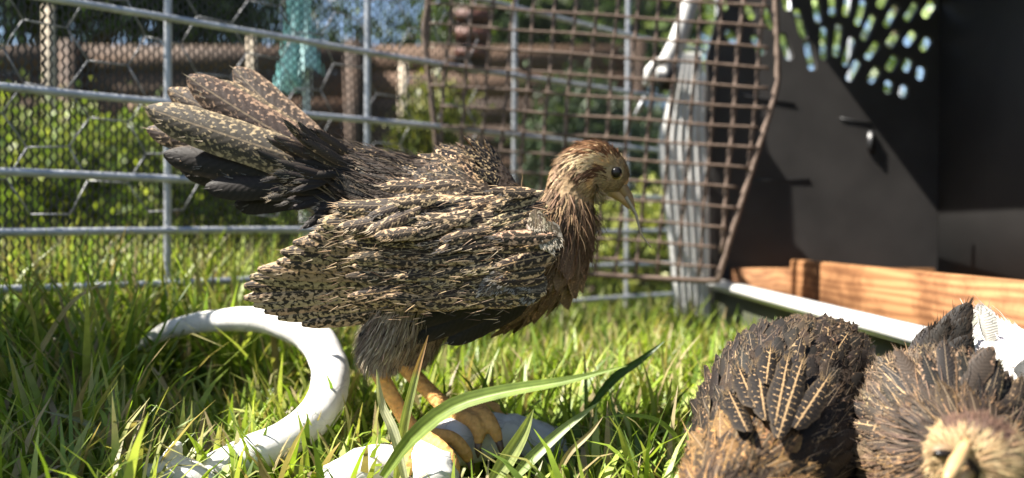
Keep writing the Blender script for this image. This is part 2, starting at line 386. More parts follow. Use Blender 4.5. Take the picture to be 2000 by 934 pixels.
# ------------------------------------------------------------ foliage helpers
def leaves(centers, radii, n, size, cols, seed=0, clump=40, up=.2):
    r = np.random.default_rng(seed); C = []
    for c, ra in zip(centers, radii):
        k = max(6, int(clump * (ra[0] * ra[2]) ** .5 * 3)); d = r.normal(size=(k, 3)); d /= np.linalg.norm(d, axis=1)[:, None]
        C.append(np.array(c) + d * np.array(ra) * (r.random((k, 1)) ** .45))
    C = np.vstack(C); idx = r.integers(0, len(C), n); ctr = C[idx] + r.normal(size=(n, 3)) * size * 3.2
    a = r.normal(size=(n, 3)); a[:, 2] += up; a /= np.linalg.norm(a, axis=1)[:, None]
    b = np.cross(a, r.normal(size=(n, 3))); b /= np.linalg.norm(b, axis=1)[:, None]
    s = size * r.uniform(.6, 1.4, (n, 1)); V = np.empty((n, 4, 3))
    V[:, 0] = ctr - a * s; V[:, 1] = ctr + b * s * .45; V[:, 2] = ctr + a * s; V[:, 3] = ctr - b * s * .45
    V = V.reshape(-1, 3); V[:, 2] = np.maximum(V[:, 2], .002); Fs = np.arange(n * 4).reshape(n, 4)
    cc = np.array(cols)[r.integers(0, len(cols), n)] * r.uniform(.7, 1.25, (n, 1)); shade = r.uniform(.75, 1.15, len(C))[idx][:, None]
    return V, Fs, np.repeat(cc * shade, 4, 0)
def plant(name, label, cat, blobs, n, size, cols, seed, trunk=None, group=None):
    c0 = Vector(blobs[0][0]); t = thing(name, label, cat, (c0.x, c0.y, 0), group)
    V, Fs, c = leaves([b[0] for b in blobs], [b[1] for b in blobs], n, size, cols, seed)
    o = mk('crown' if trunk else 'foliage', V, Fs, 'leaf', t, False); setcol(o, c)
    parts = []; random.seed(seed)
    for b in blobs:
        bc = Vector(b[0]); base = Vector((c0.x + random.uniform(-.05, .05), c0.y, 0)); r0 = trunk or .012
        path = [base, base.lerp(bc, .4) + Vector((random.uniform(-.1, .1) * bc.z, 0, .12 * bc.z)), bc, bc + Vector((random.uniform(-.5, .5) * b[1][0], 0, b[1][2] * .7))]
        parts.append(tube([Vector(q) for q in spline([tuple(p) for p in path], 12)], np.linspace(r0, r0 * .2, 12), 8, .2, 10))
    mk('trunk' if trunk else 'stem', *join(parts), 'bark', t)
G1 = [(.20, .27, .05), (.28, .33, .06), (.13, .19, .04), (.34, .36, .10)]
G2 = [(.03, .055, .018), (.05, .08, .025), (.07, .10, .035)]
G3 = [(.05, .08, .035), (.08, .12, .06), (.11, .15, .08)]
def pb(px, py, Y, rx, rz, ry=None):
    c = P(px, py, Y); return (tuple(c), (rx / F * Y, ry or rx / F * Y * .7, rz / F * Y))
plant('leafy_shrub', 'sunlit yellow green shrub beyond the netting at left', 'shrub', [pb(60, 330, 1.5, 170, 120), pb(280, 350, 1.6, 170, 95), pb(470, 400, 1.7, 120, 60), pb(120, 430, 1.5, 200, 60)], 15000, .011, G1, 3)
plant('small_shrub', 'small yellow green bush in front of the brown fence', 'shrub', [pb(850, 245, 2.3, 55, 50), pb(830, 300, 2.3, 60, 50)], 2500, .014, [(.2, .2, .03), (.13, .16, .03)], 4)
plant('dark_shrub', 'blue green bush behind the crate door grid', 'shrub', [pb(1170, 240, 1.9, 90, 80), pb(1250, 330, 1.9, 80, 90), pb(1110, 320, 1.9, 60, 60)], 8000, .013, G3, 5)
plant('low_clump', 'bright yellow green leafy clump beyond the hen\'s beak', 'plant', [pb(1180, 480, 1.38, 45, 45), pb(1255, 465, 1.38, 45, 55), pb(1300, 490, 1.4, 40, 45)], 3500, .012, [(.45, .48, .12), (.55, .55, .2), (.3, .36, .08)], 14)
plant('shade_tree', 'dark leafy tree rising above the fence at far left', 'tree', [pb(60, -40, 5.2, 230, 110), pb(300, -30, 5.2, 170, 90), pb(420, 20, 5.5, 100, 60), pb(180, -180, 5.2, 330, 120)], 12000, .055, G2, 6, .09)
plant('shade_tree', 'green leafy tree above the brown box and crate door', 'tree', [pb(1010, 40, 4.2, 110, 90), pb(1150, 60, 4.2, 150, 120), pb(1280, 30, 4.2, 110, 130), pb(1080, -90, 4.4, 210, 100), pb(940, 120, 4.4, 60, 50)], 13000, .045, [(.05, .085, .02), (.09, .13, .03), (.035, .06, .02)], 8, .08)
plant('young_tree', 'sparse bright green young tree behind the crate vent slots', 'tree', [pb(1560, 40, 3.6, 170, 120), pb(1740, 80, 3.6, 130, 110), pb(1440, 20, 3.6, 90, 90)], 900, .05, [(.25, .33, .12), (.35, .42, .2)], 9, .05)
plant('sparse_tree', 'thin twiggy tree against the blue sky above the fence', 'tree', [pb(560, 20, 6.5, 90, 70), pb(700, 70, 6.5, 130, 45), pb(820, 60, 6.5, 70, 60)], 1000, .05, G2, 10, .06)

# ------------------------------------------------------------ garden beyond
fence = thing('board_fence', 'dark brown horizontal board fence across the back of the garden', 'fence', P(450, 300, 3.3) * Vector((1, 1, 0)) if False else (-1.2, 3.3, 0))
for j in range(8):
    for i in range(3):
        xa = -3.2 + i * 1.25; z = .06 + j * .118
        mk('board', *box((xa + .62, 3.3 + random.uniform(-.012, .012), z + .052), (1.245, .022, .1165), Matrix.Rotation(random.uniform(-.006, .006), 3, 'Y'), .003), 'fencered' if (i * 3 + j * 5) % 4 < (2 if i > 1 else 1) else 'fence', fence)
for i in range(4): mk('post', *box((-3.2 + i * 1.25, 3.255, .50), (.07, .05, 1.02), None, .004), 'fence', fence)
def upright(name, label, cat, px, y0, y1, Y, r, mat):
    a = P(px, y0, Y); b = P(px - 2, y1, Y); b.z = min(b.z, 0)
    t = mk(name, *tube([a, a.lerp(b, .35) + Vector((.004, 0, 0)), a.lerp(b, .7), b], [r * .9, r, r, r], 8, .1, 30), mat); tag(t, label, cat)
upright('garden_stake', 'pale wooden stake standing behind the tail feathers', 'stake', 492, 75, 420, 2.4, .014, 'stake')
upright('garden_stake', 'rough wooden stake behind the chicken wire at far left', 'stake', 97, 15, 420, 2.1, .016, 'stake')
upright('garden_stake', 'pale brown stake beside the small bush', 'stake', 788, 125, 420, 2.6, .018, 'stake')
upright('white_post', 'slim white post carrying the hanging teal cloth', 'post', 598, -60, 420, 2.2, .0125, 'whitepost')
def cloth():
    V = []; Fs = []; nx, nz = 22, 24
    for side in (0, 1):
        for j in range(nz + 1):
            t = j / nz
            for i in range(nx + 1):
                u = i / nx * 2 - 1; wd = .030 + .05 * t ** 2.2; y = .026 * math.sin(u * 7 + 2 * t) * (.4 + t) + .012 * math.sin(u * 15 + 1)
                z = -.30 * t + .02 * math.sin(u * 3) * t - .035 * t * (u > .35) * -1
                V.append(P(588, -30, 2.15) + Vector((u * wd - .012 * t, y + side * .004, z)))
    w1 = nx + 1
    for side in (0, 1):
        o = side * w1 * (nz + 1)
        for j in range(nz):
            for i in range(nx): Fs.append((o + j * w1 + i, o + j * w1 + i + 1, o + (j + 1) * w1 + i + 1, o + (j + 1) * w1 + i))
    tag(mk('hanging_cloth', V, Fs, 'teal'), 'pale teal cloth hanging in folds on the white post', 'cloth')
cloth()
sb = thing('slatted_box', 'red brown slatted wooden box hung behind the crate door', 'wooden box', P(922, 135, 1.7))
c = P(922, 78, 1.7); wz = 118 / F * 1.7; wx = 68 / F * 1.7
mk('case', *box(c + Vector((0, .03, 0)), (wx, .05, wz), None, .002), 'slatdark', sb)
for k, (y0, y1) in enumerate(((20, 44), (56, 80), (92, 114))):
    cc = P(922, (y0 + y1) / 2, 1.7); mk('slat', *box(cc + Vector((0, -.002, 0)), (wx * .98, .014, (y1 - y0) / F * 1.7), Matrix.Rotation(.03, 3, 'Y'), .001), 'slat', sb)
hang = P(922, 20, 1.7); mk('hanger', *tube([hang, hang + Vector((0, .03, .5))], .003, 6), 'galv', sb)
tg = mk('plastic_tag', *box(P(968, -3, 1.5), (.085, .004, .022), Matrix.Rotation(.08, 3, 'Y'), .001), 'tag'); tag(tg, 'yellow green plastic strip above the slatted box', 'plastic tag')
tr = thing('garden_trough', 'low black trough on the lawn beyond the hen\'s beak', 'trough', P(1190, 452, 1.55) * 1)
a = P(1185, 425, 1.55)
def trough(a, L, D, H):
    out = []
    for s in ((-1, 0), (1, 0)): out.append(box(a + Vector((s[0] * L / 2, 0, -H / 2)), (.008, D, H), None, .002))
    for s in (-1, 1): out.append(box(a + Vector((0, s * D / 2, -H / 2)), (L - .01, .008, H), None, .002))
    out.append(box(a + Vector((0, 0, -H + .004)), (L - .02, D - .02, .006))); return join(out)
mk('body', *trough(a, .10, .10, a.z - .005), 'black', tr)
mk('rim', *tube([a + Vector(q) for q in ((-.055, -.054, 0), (.055, -.054, 0), (.055, .054, 0), (-.055, .054, 0), (-.055, -.05, 0))], .006, 8), 'black', tr)
shed = thing('garden_shed', 'low dark grey shed under the tree behind the door grid', 'shed', (.55, 3.6, 0))
mk('wall', *box((.47, 3.75, .33), (.9, .7, .66), None, .004), 'greyroof', shed)
mk('roof', *box((.47, 3.72, .74), (1.02, .86, .03), Matrix.Rotation(.12, 3, 'Y'), .004), 'galv', shed)
fb = thing('added_shade_bin', 'unseen plank bin added by the wire panel to shade the grass at lower left', 'bin', (-.66, .38, 0))  # made-up bin out of view, added only to cast shade on the left grass
for k in range(4): mk('plank', *box((-.56, .25 + k * .071, .25), (.014, .068, .50), None, .002), 'fence', fb)
mk('lid', *box((-.64, .357, .51), (.19, .31, .016), None, .003), 'fence', fb)
for k in range(2): mk('plank', *box((-.645, .218 + k * .277, .245), (.15, .013, .49), None, .002), 'fence', fb)

# ------------------------------------------------------------ bleached branches
def branch(name, label, path, rad, n=60, wob=.12, extra=()):
    pts = spline([(*P(a, b, Y), r / F * Y) for (a, b, Y), r in zip(path, rad)], n)
    k = np.clip(np.arange(n) / 3, .35, 1); kk = np.minimum(k, k[::-1]) if True else k
    v, f = tube([Vector(q[:3]) for q in pts], pts[:, 3] * kk, 18, wob, 55); parts = [(v, f)]
    for pth, rd in extra:
        q = spline([(*P(a, b, Y), r / F * Y) for (a, b, Y), r in zip(pth, rd)], 14); parts.append(tube([Vector(z[:3]) for z in q], q[:, 3], 12, .25, 90))
    o = mk(name, *join(parts), 'bleached'); tag(o, label, 'branch'); return o
branch('curved_branch', 'thick white bleached branch curving in a C through the grass',
       [(255, 690, .60), (330, 645, .585), (430, 626, .57), (530, 628, .55), (610, 660, .525), (642, 715, .50), (640, 775, .475), (600, 830, .455), (530, 872, .44), (450, 905, .43), (385, 940, .425)],
       [9, 17, 22, 27, 34, 36, 38, 38, 37, 36, 34], 70, .08)
branch('broken_stub', 'grey broken branch stub with an upright knob in the grass', [(255, 945, .41), (305, 925, .41), (365, 932, .41), (420, 965, .41)], [24, 32, 30, 22], 30, .2,
       [([(335, 918, .41), (338, 892, .41), (345, 866, .41)], [26, 19, 9])])
branch('perch_log', 'grey cracked bleached log gripped by the hen\'s toes', [(625, 960, .405), (700, 930, .42), (790, 905, .435), (880, 868, .455), (970, 850, .475), (1060, 872, .50), (1120, 905, .52)], [40, 48, 44, 46, 46, 44, 36], 60, .14,
       [([(830, 900, .43), (842, 915, .41), (850, 960, .395)], [48, 52, 48])])

# ------------------------------------------------------------ grass
def grass(name, n, xr, yr, hfun, wd, seed, keep, dry=.14, label=None, segs=5):
    r = np.random.default_rng(seed)
    Y = r.uniform(*yr, n); X = r.uniform(*xr, n)
    H = hfun(X, Y) * r.uniform(.55, 1.15, n); k = keep(X, Y, H); X, Y, H = X[k], Y[k], H[k]; n = len(X)
    az = r.uniform(0, 2 * math.pi, n) ; lean = np.abs(r.normal(0, .42, n)); bend = r.gamma(2, .62, n)
    W = wd * r.uniform(.28, 1.25, n); tw = r.normal(0, .5, n)
    d = np.stack([np.cos(az), np.sin(az)], 1)
    V = np.zeros((n, segs + 1, 2, 3)); px = np.zeros(n); pz = np.zeros(n); ang = lean.copy(); st = H / segs
    for i in range(segs + 1):
        t = i / segs; wv = W * (1 - t ** 2.2) * .5 + .00012
        sd = np.stack([-np.sin(az + tw * t), np.cos(az + tw * t)], 1)
        for s, sg in ((0, -1), (1, 1)):
            V[:, i, s, 0] = X + d[:, 0] * px + sd[:, 0] * wv * sg; V[:, i, s, 1] = Y + d[:, 1] * px + sd[:, 1] * wv * sg; V[:, i, s, 2] = np.maximum(pz, .001) 
        px += np.sin(ang) * st; pz += np.cos(ang) * st; ang += bend / segs * (.4 + 1.5 * t)
    Fs = []; b = (np.arange(n) * (segs + 1) * 2)[:, None]
    for i in range(segs): Fs.append(b + np.array([[2 * i, 2 * i + 1, 2 * i + 3, 2 * i + 2]]))
    Fs = np.vstack(Fs); pal = np.array([(.10, .17, .025), (.14, .22, .03), (.18, .26, .05), (.07, .125, .025), (.22, .28, .08)])
    c = pal[r.integers(0, len(pal), n)] * np.array((1.65, 1.45, 1.3)) * r.uniform(.75, 1.25, (n, 1)); dr = r.random(n) < dry; c[dr] = np.array((.34, .27, .14)) * r.uniform(.6, 1.2, (dr.sum(), 1))
    cc = np.repeat(c, (segs + 1) * 2, 0).reshape(n, segs + 1, 2, 3)
    tt = np.linspace(0, 1, segs + 1)[None, :, None, None]; tipdry = (r.random(n) < .3)[:, None, None, None]
    cc = np.where(tipdry & (tt > .75), cc * .4 + np.array((.33, .25, .13)) * .6, cc)
    me = bpy.data.meshes.new(name); me.from_pydata(V.reshape(-1, 3).tolist(), [], Fs.tolist()); me.polygons.foreach_set('use_smooth', [True] * len(me.polygons))
    me.materials.append(M['grass']); o = bpy.data.objects.new(name, me); COL.objects.link(o); o['kind'] = 'stuff'; tag(o, label, 'grass'); setcol(o, cc.reshape(-1, 3))
BIRDS = [(-.06, .46, .10, .05), (.16, .36, .06, .07), (.25, .34, .07, .08), (.33, .47, .05, .05)]
def hf(X, Y):
    left = np.clip((-.05 - X) / .25, 0, 1); h = .085 + .085 * left * np.clip((Y - .40) / .2, 0, 1); h = np.where(Y > 1.05, .07, h); return h
LIM = ([0, 250, 300, 450, 640, 700, 900, 1000, 1100, 1250, 1400, 1500, 2000], [640, 680, 900, 960, 930, 880, 900, 880, 800, 760, 800, 1000, 1000])
def keepf(X, Y, H):
    px = 1000 + X / Y * F; top = 452 + (CH - H * .9) / Y * F; ok = np.ones(len(X), bool)
    front = Y < .50; ok &= ~(front & (top < np.interp(px, *LIM)))
    mid = (Y >= .50) & (Y < .64) & (px > 640) & (px < 1350); ok &= ~(mid & (top < 640))
    ring = (Y > .42) & (Y < .60) & (px > 270) & (px < 660); ok &= ~(ring & (top < 700))
    ok &= ~((X > X0 - .002) & (Y > YN) & (Y < YF + .01))
    ok &= (px > -250) & (px < 2300)
    for x, y, a, b in BIRDS: ok &= ((X - x) / a) ** 2 + ((Y - y) / b) ** 2 > .55
    return ok
grass('lawn_grass', 38000, (-.75, .75), (.33, 1.08), hf, .0062, 11, keepf, .15, 'long green grass blades of the pen floor')
grass('far_lawn_grass', 26000, (-2.2, 2.2), (1.08, 3.2), lambda X, Y: .07 + 0 * X, .007, 12, lambda X, Y, H: np.ones(len(X), bool), .12, 'short lawn grass beyond the wire panel', 3)
grass('trampled_grass', 3800, (-.34, -.08), (.40, .62), lambda X, Y: .062 + 0 * X, .0066, 17, lambda X, Y, H: 452 + (CH - H) / Y * F > 690, .2, 'short lodged grass inside the curve of the white branch')
def blade(label, path, wpx, col, tip=None):
    q = spline([(*P(a, b, Y), 0) for a, b, Y in path], 16); pts, T, U = frames([Vector(z[:3]) for z in q]); V = []; Fs = []; cs = []
    for i, (p, t) in enumerate(zip(pts, T)):
        k = i / 15; w = wpx / F * p.y * .5 * min(1, .45 + k * 2) * (1 - k ** 3) + .0001; side = t.cross(Vector((0.15, -.8, .58))).normalized(); nn = side.cross(t)
        cc = np.array(col) if not tip or k < .7 else np.array(tip); cc = cc * (1 + .25 * mnoise.noise(p * 55))
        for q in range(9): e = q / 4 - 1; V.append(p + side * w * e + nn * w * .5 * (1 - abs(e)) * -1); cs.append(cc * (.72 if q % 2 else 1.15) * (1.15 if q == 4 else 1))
        if i: o = 9 * i; Fs += [(o - 9 + q, o - 8 + q, o + 1 + q, o + q) for q in range(8)]
    o = mk('tall_grass', V, Fs, 'grass'); setcol(o, np.array(cs)); tag(o, label, 'grass blade', 'tall grass blades in front of the hen')
g = (.16, .24, .045); lg = (.30, .34, .12); dg = (.05, .10, .02); st = (.40, .32, .17)
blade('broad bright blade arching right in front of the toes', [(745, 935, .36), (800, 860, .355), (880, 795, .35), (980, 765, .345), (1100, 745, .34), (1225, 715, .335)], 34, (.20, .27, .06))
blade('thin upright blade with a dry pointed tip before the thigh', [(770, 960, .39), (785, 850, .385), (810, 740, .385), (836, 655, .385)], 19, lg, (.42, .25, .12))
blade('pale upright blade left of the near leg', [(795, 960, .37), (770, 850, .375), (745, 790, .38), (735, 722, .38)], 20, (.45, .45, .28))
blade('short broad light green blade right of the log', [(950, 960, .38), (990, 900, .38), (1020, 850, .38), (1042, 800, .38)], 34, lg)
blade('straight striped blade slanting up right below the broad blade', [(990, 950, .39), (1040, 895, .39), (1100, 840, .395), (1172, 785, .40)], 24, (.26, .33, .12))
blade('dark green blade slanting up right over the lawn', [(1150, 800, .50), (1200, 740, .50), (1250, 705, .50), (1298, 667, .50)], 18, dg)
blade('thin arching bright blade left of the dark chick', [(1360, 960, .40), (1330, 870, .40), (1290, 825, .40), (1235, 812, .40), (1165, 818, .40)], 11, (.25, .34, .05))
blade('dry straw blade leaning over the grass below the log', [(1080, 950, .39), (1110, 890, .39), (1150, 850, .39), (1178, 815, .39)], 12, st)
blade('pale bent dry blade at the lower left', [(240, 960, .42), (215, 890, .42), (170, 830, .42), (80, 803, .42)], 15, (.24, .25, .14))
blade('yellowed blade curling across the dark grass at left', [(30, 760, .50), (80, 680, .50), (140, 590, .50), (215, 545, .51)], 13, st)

# ------------------------------------------------------------ feathers
class Plume:
    def __init__(s): s.v = []; s.f = []; s.mm = []; s.un = []; s.b = []; s.s = []
    def feather(s, p, d, n, L, W, base, spot, amt=.5, shaft=0., curl=.0, K=6, fringe=6, side=0., rnd=random, jag=.16, frcol=None, sharp=.5, ms=1., arch=.42):
        d = d.normalized(); n = (n - d * n.dot(d)).normalized(); sd = d.cross(n); o0 = len(s.v); ox, oy = rnd.uniform(0, 900), rnd.uniform(0, 900)
        B = (*base, shaft); S = (*spot, amt); CC = (-1, -.5, 0, .5, 1) if K >= 8 else (-1, 0, 1); nc = len(CC)
        for i in range(K + 1):
            t = 1 - (1 - i / K) ** 1.6; prof = min(1, (t * 3.2 + .25)) * (max(0, 1 - t ** (3.2 + 2 * sharp))) ** .5
            if i == K: prof = .2
            c = p + d * (L * t) - n * (curl * L * t * t) + sd * (side * L * t * t)
            for k in CC:
                wv = W * .5 * prof * (1 + (rnd.uniform(-jag, jag) if abs(k) == 1 else 0)); dn = -(k * k) * wv * arch
                s.v.append(c + sd * (k * wv) + n * dn - d * (abs(k) * wv * .25 if i else 0))
                s.mm.append((k * wv * 1000 * ms + ox, L * t * 1000 * ms + oy)); s.un.append((k, t)); s.b.append(B); s.s.append(S)
            if i:
                o = o0 + nc * i
                s.f += [(o - nc + q, o - nc + q + 1, o + q + 1, o + q) for q in range(nc - 1)]
        fc = frcol or tuple(x * .6 + y * .4 for x, y in zip(base, spot))
        for q in range(fringe):
            a = rnd.uniform(-1, 1); t = 1 - abs(a) * rnd.uniform(.1, .5); prof = (max(0, 1 - t ** 4.2)) ** .5
            c = p + d * (L * t) - n * (curl * L * t * t) + sd * (side * L * t * t + a * W * .5 * prof * .9)
            dr = (d + sd * a * rnd.uniform(.15, .7) + n * rnd.uniform(-.05, .25)).normalized(); ln = min(L * .16, .0055) * rnd.uniform(.5, 1.2); hw = .00022 + .006 * W
            o = len(s.v)
            s.v += [c - sd * hw, c + sd * hw, c + dr * ln]
            for kk in range(3): s.mm.append((ox, oy)); s.un.append((.8, 1)); s.b.append((*fc, 0)); s.s.append((*fc, 0))
            s.f.append((o, o + 1, o + 2))
    def strand(s, p, d, n, L, w, col):
        sd = d.cross(n).normalized(); o = len(s.v); m = p + d * L * .55 + n * L * .06
        s.v += [p - sd * w * .5, p + sd * w * .5, m + sd * w * .4, m - sd * w * .4, p + d * L]
        for k in range(5): s.mm.append((0, L * 1000 * k / 4)); s.un.append((.8, k / 4)); s.b.append((*col, 0)); s.s.append((*col, 0))
        s.f += [(o, o + 1, o + 2, o + 3), (o + 3, o + 2, o + 4)]
    def build(s, name, parent, kind=None):
        o = mk(name, s.v, s.f, 'feather', parent, True, kind); me = o.data
        li = np.empty(len(me.loops), np.int32); me.loops.foreach_get('vertex_index', li)
        for nm, dat in (('mm', s.mm), ('unit', s.un)):
            u = me.uv_layers.new(name=nm); u.data.foreach_set('uv', np.array(dat, np.float32)[li].ravel())
        setcol(o, np.array(s.b, np.float32), 'base'); setcol(o, np.array(s.s, np.float32), 'spot'); return o

class Bird:
    """continuous loft body; spine rows are x,y,z, vertical radius, lateral radius from tail to face"""
    def __init__(s, spine, up=Vector((0, 0, 1)), n=90):
        a = spline(spine, n); s.a = a; s.n = n; s.c = [Vector(r[:3]) for r in a]; s.rv = a[:, 3]; s.rl = a[:, 4]
        s.T = [(s.c[min(i + 1, n - 1)] - s.c[max(i - 1, 0)]).normalized() for i in range(n)]
        side = s.T[n // 3].cross(up).normalized(); s.S = []; s.U = []
        for t in s.T:
            sd = (side - t * side.dot(t)).normalized(); s.S.append(sd); s.U.append(sd.cross(t).normalized())
    def at(s, u, th):
        x = u * (s.n - 1); i = min(int(x), s.n - 2); k = x - i; lp = lambda A: A[i] * (1 - k) + A[i + 1] * k
        c, U, S, T, rv, rl = lp(s.c), lp(s.U), lp(s.S), lp(s.T), lp(s.rv), lp(s.rl)
        p = c + U * (rv * math.cos(th)) + S * (rl * math.sin(th)); n = (U * (math.cos(th) / max(rv, 1e-4)) + S * (math.sin(th) / max(rl, 1e-4))).normalized()
        return p, n, T
    def surf(s, u, th):
        p = s.at(u, th)[0]; e = .012; a = s.at(min(1, u + e), th)[0] - s.at(max(0, u - e), th)[0]; b = s.at(u, th + .05)[0] - s.at(u, th - .05)[0]
        n0 = s.at(u, th)[1]; n = a.cross(b)
        n = n.normalized() if n.length > 1e-12 else n0
        if n.dot(n0) < 0: n = -n
        return p, n, (a.normalized() if a.length > 1e-9 else s.at(u, th)[2])
    def mesh(s, m=28):
        V = []; Fs = []
        for i in range(s.n):
            for k in range(m):
                t = 2 * math.pi * k / m; V.append(s.c[i] + s.U[i] * (s.rv[i] * math.cos(t)) + s.S[i] * (s.rl[i] * math.sin(t)))
        for i in range(s.n - 1):
            for k in range(m): Fs.append((i * m + k, i * m + (k + 1) % m, (i + 1) * m + (k + 1) % m, (i + 1) * m + k))
        Fs.append(tuple(range(m - 1, -1, -1))); Fs.append(tuple((s.n - 1) * m + k for k in range(m))); return V, Fs
    def body(s, parent, extra, colfn, vox=.0014):
        v, f = join([s.mesh()] + extra); o = mk('tmp', v, f, 'skin')
        md = o.modifiers.new('r', 'REMESH'); md.mode = 'VOXEL'; md.voxel_size = vox
        sm = o.modifiers.new('s', 'SMOOTH'); sm.iterations = 3; sm.factor = .5
        bm = bmesh.new(); bm.from_mesh(o.data); bmesh.ops.recalc_face_normals(bm, faces=bm.faces); bm.to_mesh(o.data); bm.free()
        me = bpy.data.meshes.new_from_object(o.evaluated_get(bpy.context.evaluated_depsgraph_get())); bpy.data.objects.remove(o)
        me.polygons.foreach_set('use_smooth', [True] * len(me.polygons)); me.materials.clear(); me.materials.append(M['skin'])
        ob = bpy.data.objects.new('body', me); COL.objects.link(ob); ob.parent = parent; ob.location = -parent.location
        co = np.empty(len(me.vertices) * 3); me.vertices.foreach_get('co', co); setcol(ob, colfn(co.reshape(-1, 3))); return ob
def sphere(c, r, seg=16, sc=(1, 1, 1)):
    bm = bmesh.new(); bmesh.ops.create_uvsphere(bm, u_segments=seg, v_segments=seg // 2 + 2, radius=r)
    for q in bm.verts: q.co = Vector((q.co.x * sc[0], q.co.y * sc[1], q.co.z * sc[2])) + c
    v = [x.co.copy() for x in bm.verts]; f = [[y.index for y in x.verts] for x in bm.faces]; bm.free(); return v, f
def limb(path, n=20, seg=12):
    q = spline([(*P(a, b, Y), r / F * Y) for a, b, Y, r in path], n); return tube([Vector(z[:3]) for z in q], q[:, 3], seg)
def jit(c, k=.25):
    m = random.uniform(1 - k, 1 + k); return tuple(x * m * random.uniform(.94, 1.06) for x in c)
BLK = (.016, .013, .011); DKB = (.035, .025, .018); BUF = (.46, .31, .18); PALE = (.48, .37, .25); GLD = (.24, .125, .05); BRN = (.11, .065, .035); GRY = (.16, .14, .125)

# ------------------------------------------------------------ the standing young hen
D = .46; random.seed(21)
hen = thing('young_hen', 'speckled brown and black young hen standing in profile on the bleached log', 'hen', P(830, 880, .46))
sp = [(600, 325, 0, 16, 16), (650, 338, 0, 58, 52), (720, 385, 0, 105, 88), (800, 440, 0, 150, 115), (900, 470, 0, 172, 130), (990, 478, 0, 158, 124), (1058, 462, 0, 122, 104), (1098, 425, 0, 72, 64),
      (1112, 385, 0, 50, 46), (1126, 350, 0, 52, 45), (1158, 333, .0, 57, 45), (1190, 343, .0, 44, 36), (1212, 357, .0, 26, 22), (1222, 364, 0, 10, 9)]
K1 = D / F
B = Bird([(*P(x, y, D + dy), rv * K1, rl * K1) for x, y, dy, rv, rl in sp])
legs = [limb([(800, 560, .435, 60), (770, 640, .43, 56), (742, 690, .43, 36), (738, 722, .43, 19), (765, 775, .432, 16), (795, 825, .434, 16), (815, 852, .434, 20)]),
        limb([(850, 580, .485, 60), (825, 650, .487, 46), (800, 705, .487, 30), (800, 725, .485, 18), (835, 762, .477, 16), (868, 795, .469, 17), (885, 812, .466, 20)])]
TOES = [[(815, 852, .434, 16), (850, 852, .430, 15), (885, 858, .432, 13.5), (908, 885, .434, 14), (917, 903, .435, 9)],
        [(815, 852, .434, 16), (835, 858, .418, 15), (858, 872, .410, 13.5), (882, 900, .405, 14), (892, 930, .404, 9)],
        [(815, 852, .434, 16), (800, 862, .422, 15), (795, 885, .408, 16), (797, 915, .400, 13), (800, 935, .398, 8)],
        [(815, 852, .434, 14), (790, 862, .438, 16), (768, 880, .440, 13), (760, 900, .440, 8)],
        [(885, 812, .466, 16), (915, 806, .460, 14), (945, 812, .452, 16), (964, 838, .446, 14), (975, 864, .444, 9)],
        [(885, 812, .466, 16), (903, 814, .456, 14), (924, 824, .447, 16), (935, 846, .443, 14), (934, 868, .442, 9)],
        [(885, 812, .466, 16), (930, 800, .474, 16), (965, 800, .478, 14), (990, 822, .478, 10)],
        [(885, 812, .466, 14), (862, 822, .472, 14), (846, 840, .474, 9)]]
HX = P(1150, 350, D)
def hencol(co):
    py = 452 - (co[:, 2] - CH) / co[:, 1] * F; px = 1000 + co[:, 0] / co[:, 1] * F
    c = np.tile(np.array(DKB), (len(co), 1)); leg = py > 716; c[leg] = (.62, .35, .12)
    hd = (px > 1090) & (py < 410); c[hd] = (.30, .21, .12); fr = (px > 1165) & (py < 410); c[fr] = (.40, .28, .15)
    neck = (px > 1060) & (py < 620) & ~hd; c[neck] = (.10, .06, .035); return c
B.body(hen, legs + [limb(t, 16, 10) for t in TOES], hencol, .0013)
for t in TOES:
    a = P(*t[-2][:3]); b = P(*t[-1][:3]); d = (b - a).normalized(); e = b + d * .0045 + Vector((0, 0, -.004))
    mk('claw', *tube([b - d * .002, (b + e) / 2 + d * .001, e], [.0026, .0019, .0004], 8), 'claw', hen)
# beak, eye
bk = P(1206, 362, D)
mk('upper_beak', *tube([P(1196, 358, D), P(1214, 368, D), P(1227, 386, D), P(1235, 405, D), P(1238, 416, D)], [.0062, .0052, .0038, .0021, .0006], 12, 0, 1, .8), 'beakdark', hen)
mk('lower_beak', *tube([P(1180, 366, D), P(1202, 378, D), P(1217, 391, D), P(1229, 408, D)], [.0056, .0042, .0028, .0008], 10, 0, 1, .8), 'beak', hen)
p_eye = P(1203, 338, D - .0108)
mk('eyelid', *sphere(p_eye + Vector((0, .0034, 0)), .0050, 16, (1, .7, 1.02)), 'eyelid', hen)
ey = mk('eye', *sphere(p_eye + Vector((0, .0008, 0)), .0039, 16, (1, .7, 1)), 'iris', hen); mk('pupil', *sphere(p_eye + Vector((.0002, -.0010, .0002)), .0034, 14, (1, .7, 1)), 'eye', ey).location = (0, 0, 0)
stalk = mk('grass_straw', *tube([Vector(q) for q in spline([tuple(P(*q)) for q in ((1222, 385, .452), (1240, 415, .452), (1246, 435, .452), (1254, 460, .452), (1272, 484, .452))], 14)], np.linspace(.0019, .0006, 14), 6, 0, 1, .5), 'stake')
tag(stalk, 'thin pale grass straw dangling from the hen\'s beak', 'straw')

